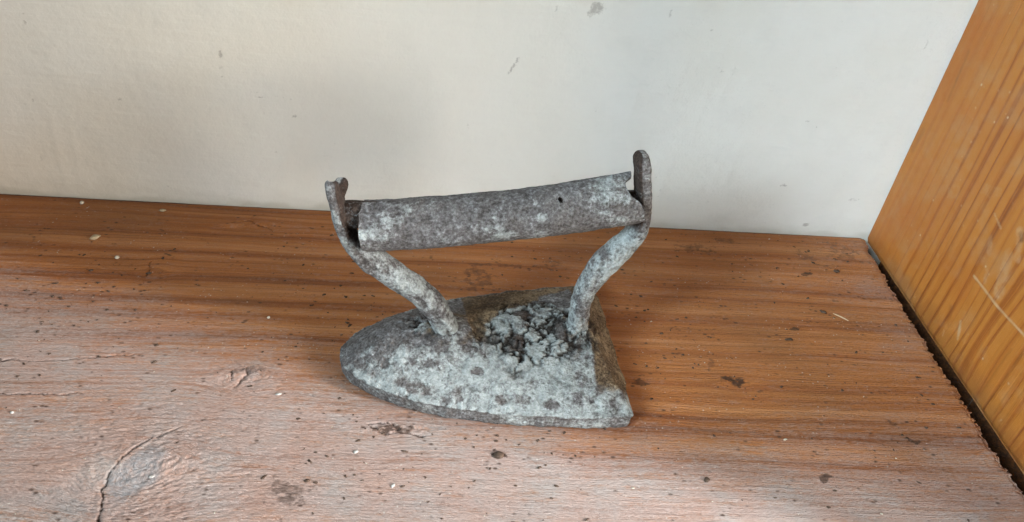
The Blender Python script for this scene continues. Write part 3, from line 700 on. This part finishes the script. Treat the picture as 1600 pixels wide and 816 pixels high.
# ------------------------------------------------------------------ crumbs, chips and splinters lying on the shelf
def lump(name, x, y, sx, sy, sz, rot, mat, seed, sub=2):
    import bmesh
    bm = bmesh.new(); bmesh.ops.create_icosphere(bm, subdivisions=sub, radius=1.0)
    v = np.array([q.co for q in bm.verts]); f = np.array([[q.index for q in t.verts] for t in bm.faces]); bm.free()
    d = 1 + 0.75 * fbm3(v + seed * 3.7, 1.5, 3, 600 + seed, .6)
    v = v * d[:, None] * [sx, sy, sz]; v[:, 2] = np.maximum(v[:, 2], -sz * 0.7)
    o = mesh_obj(name, v, f, mat)
    o.location = (x * CM, y * CM, (sz * 0.62 + 0.015) * CM); o.rotation_euler = (0, 0, rot)
    return o
M_PALE = mat_plain('pale_plaster_crumb', (0.42, 0.37, 0.29), (0.62, 0.56, 0.45))
M_TAN = mat_plain('tan_husk', (0.33, 0.24, 0.14), (0.50, 0.40, 0.26))
M_WHITE = mat_plain('white_paint_flake', (0.34, 0.32, 0.285), (0.50, 0.475, 0.43))
M_DARK = mat_plain('dark_dirt', (0.048, 0.030, 0.020), (0.105, 0.068, 0.048))
M_STRAW = mat_plain('pale_straw', (0.50, 0.36, 0.22), (0.66, 0.52, 0.36))
CR = [('crumb', -19.25, 13.85, .14, .13, .12, 0, M_PALE, 'round cream crumb by the wall at the far left of the shelf', 'crumb'),
      ('seed_husk', -16.9, 10.2, .32, .20, .13, .55, M_TAN, 'largest oval tan husk on the left of the shelf below the cream crumb', 'husk'),
      ('crumb', -14.85, 8.3, .14, .11, .10, .2, M_PALE, 'small cream crumb to the lower right of the oval tan husk', 'crumb'),
      ('seed_husk', -13.9, 13.45, .20, .13, .10, 0, M_TAN, 'small tan husk against the wall left of the iron', 'husk'),
      ('crumb', -4.7, 3.6, .09, .08, .07, 0, M_PALE, 'tiny cream speck in the shadow left of the iron post', 'crumb'),
      ('paint_flake', -2.9, -2.0, .15, .07, .04, .2, M_WHITE, 'flat white flake left of the iron nose near the small cracked knot', 'flake'),
      ('paint_flake', 1.5, -5.4, .12, .09, .05, .9, M_WHITE, 'bright white flake in front of the iron nose', 'flake'),
      ('paint_flake', 3.45, -7.2, .07, .12, .05, -.4, M_WHITE, 'slim white flake nearest the front edge below the iron', 'flake'),
      ('crumb', -15.05, -3.75, .09, .08, .07, 0, M_WHITE, 'white crumb at the left edge of the picture above the big knot', 'crumb'),
      ('paint_flake', -7.35, -7.1, .12, .06, .04, .3, M_WHITE, 'white flake lying on the big grey knot', 'flake'),
      ('dirt_chip', 28.6, 6.2, .22, .12, .08, -.3, M_DARK, 'dark brown chip beside the pale splinter on the right of the shelf', 'chip'),
      ('dirt_clump', 8.3, -5.35, .27, .20, .10, .3, M_DARK, 'dark dirt clump in front of the middle of the iron', 'clump'),
      ('dirt_chip', 31.0, 10.4, .22, .16, .09, -.6, M_DARK, 'dark chip near the back right corner of the shelf', 'chip'),
      ('dirt_chip', 18.3, -6.4, .14, .14, .07, 0, M_DARK, 'dark round chip in front of the iron heel to the right', 'chip'),
      ('dirt_chip', 25.6, 3.6, .24, .10, .06, .05, M_DARK, 'flat dark chip midway between the iron heel and the sawn end', 'chip')]
for i, (nm, x, y, sx, sy, sz, rot, mt, lb, ct_) in enumerate(CR):
    tag(lump(nm, x, y, sx, sy, sz, rot, mt, i), lb, ct_)
def build_splinter(x, y, L, rot, label):
    n, m = 14, 8
    t = np.linspace(0, 1, n); th = np.linspace(0, 2 * np.pi, m, endpoint=False)
    r = 0.055 * np.sin(np.pi * (0.06 + 0.9 * t)) ** 0.7
    P = np.stack([np.repeat(((t - .5) * L)[:, None], m, 1), r[:, None] * np.cos(th) + (0.06 * np.sin(t * 3))[:, None], 0.6 * r[:, None] * np.sin(th) + 0.06 + 0.03 * (t * t)[:, None]], -1).reshape(-1, 3)
    o = mesh_obj('splinter', P, grid_faces(n, m, True), M_STRAW); o.location = (x * CM, y * CM, 0); o.rotation_euler = (0, 0, rot)
    tag(o, label, 'splinter')
build_splinter(29.55, 5.75, 1.0, -0.75, 'pale straw coloured splinter on the right of the shelf')

# fine dirt nobody could count
def build_specks(name, count, mat, seed, smin, smax, label, cat, dens):
    import bmesh
    bm = bmesh.new(); bmesh.ops.create_icosphere(bm, subdivisions=1, radius=1.0)
    v0 = np.array([q.co for q in bm.verts]); f0 = np.array([[q.index for q in t.verts] for t in bm.faces]); bm.free()
    g = np.random.default_rng(seed); V = []; F = []; k = 0
    while k < count:
        x, y = g.uniform(-26, 33.4), g.uniform(-11, 14.2)
        if g.random() > dens(x, y): continue
        s = smin + (smax - smin) * g.random() ** 5
        a = g.normal(0, 0.5); c, s_ = math.cos(a), math.sin(a)
        q = v0 * (1 + g.uniform(-.6, .6, (len(v0), 1))) * [s * g.uniform(1.0, 2.2), s, s * 0.55]
        q = np.stack([q[:, 0] * c - q[:, 1] * s_ + x, q[:, 0] * s_ + q[:, 1] * c + y, q[:, 2] + 0.3 * s + 0.01], -1)
        V.append(q); F.append(f0 + k * len(v0)); k += 1
    return tag(mesh_obj(name, np.concatenate(V), np.concatenate(F), mat), label, cat, kind='stuff')
def dens_dark(x, y):
    d = 0.07
    for (cx, cy, r, a) in [(-16, 5, 4, .8), (-15, 2, 4, .5), (3, -5, 4, .7), (8, -6, 5, .8), (10, 8, 4, .6), (30, 12, 3, .8), (22, 12.5, 4, .5), (18, 1, 3, .6), (-3, 3, 4, .5), (0, 8, 4, .4), (28, -2, 5, .5), (-2, -7.5, 2.5, .5), (17, 4, 3, .6), (12, 7.5, 3, .6), (2, 3, 3, .5)]:
        d += a * math.exp(-((x - cx) ** 2 + (y - cy) ** 2) / (r * r))
    return min(d, 1)
build_specks('dirt_specks', 2000, M_DARK, 11, 0.010, 0.080, 'fine dark dirt specks scattered over the shelf', 'dirt', dens_dark)
build_specks('dust_grains', 300, M_PALE, 12, 0.012, 0.050, 'fine pale dust grains scattered over the shelf', 'dust', lambda x, y: 0.75 if y < 2 else 0.25)
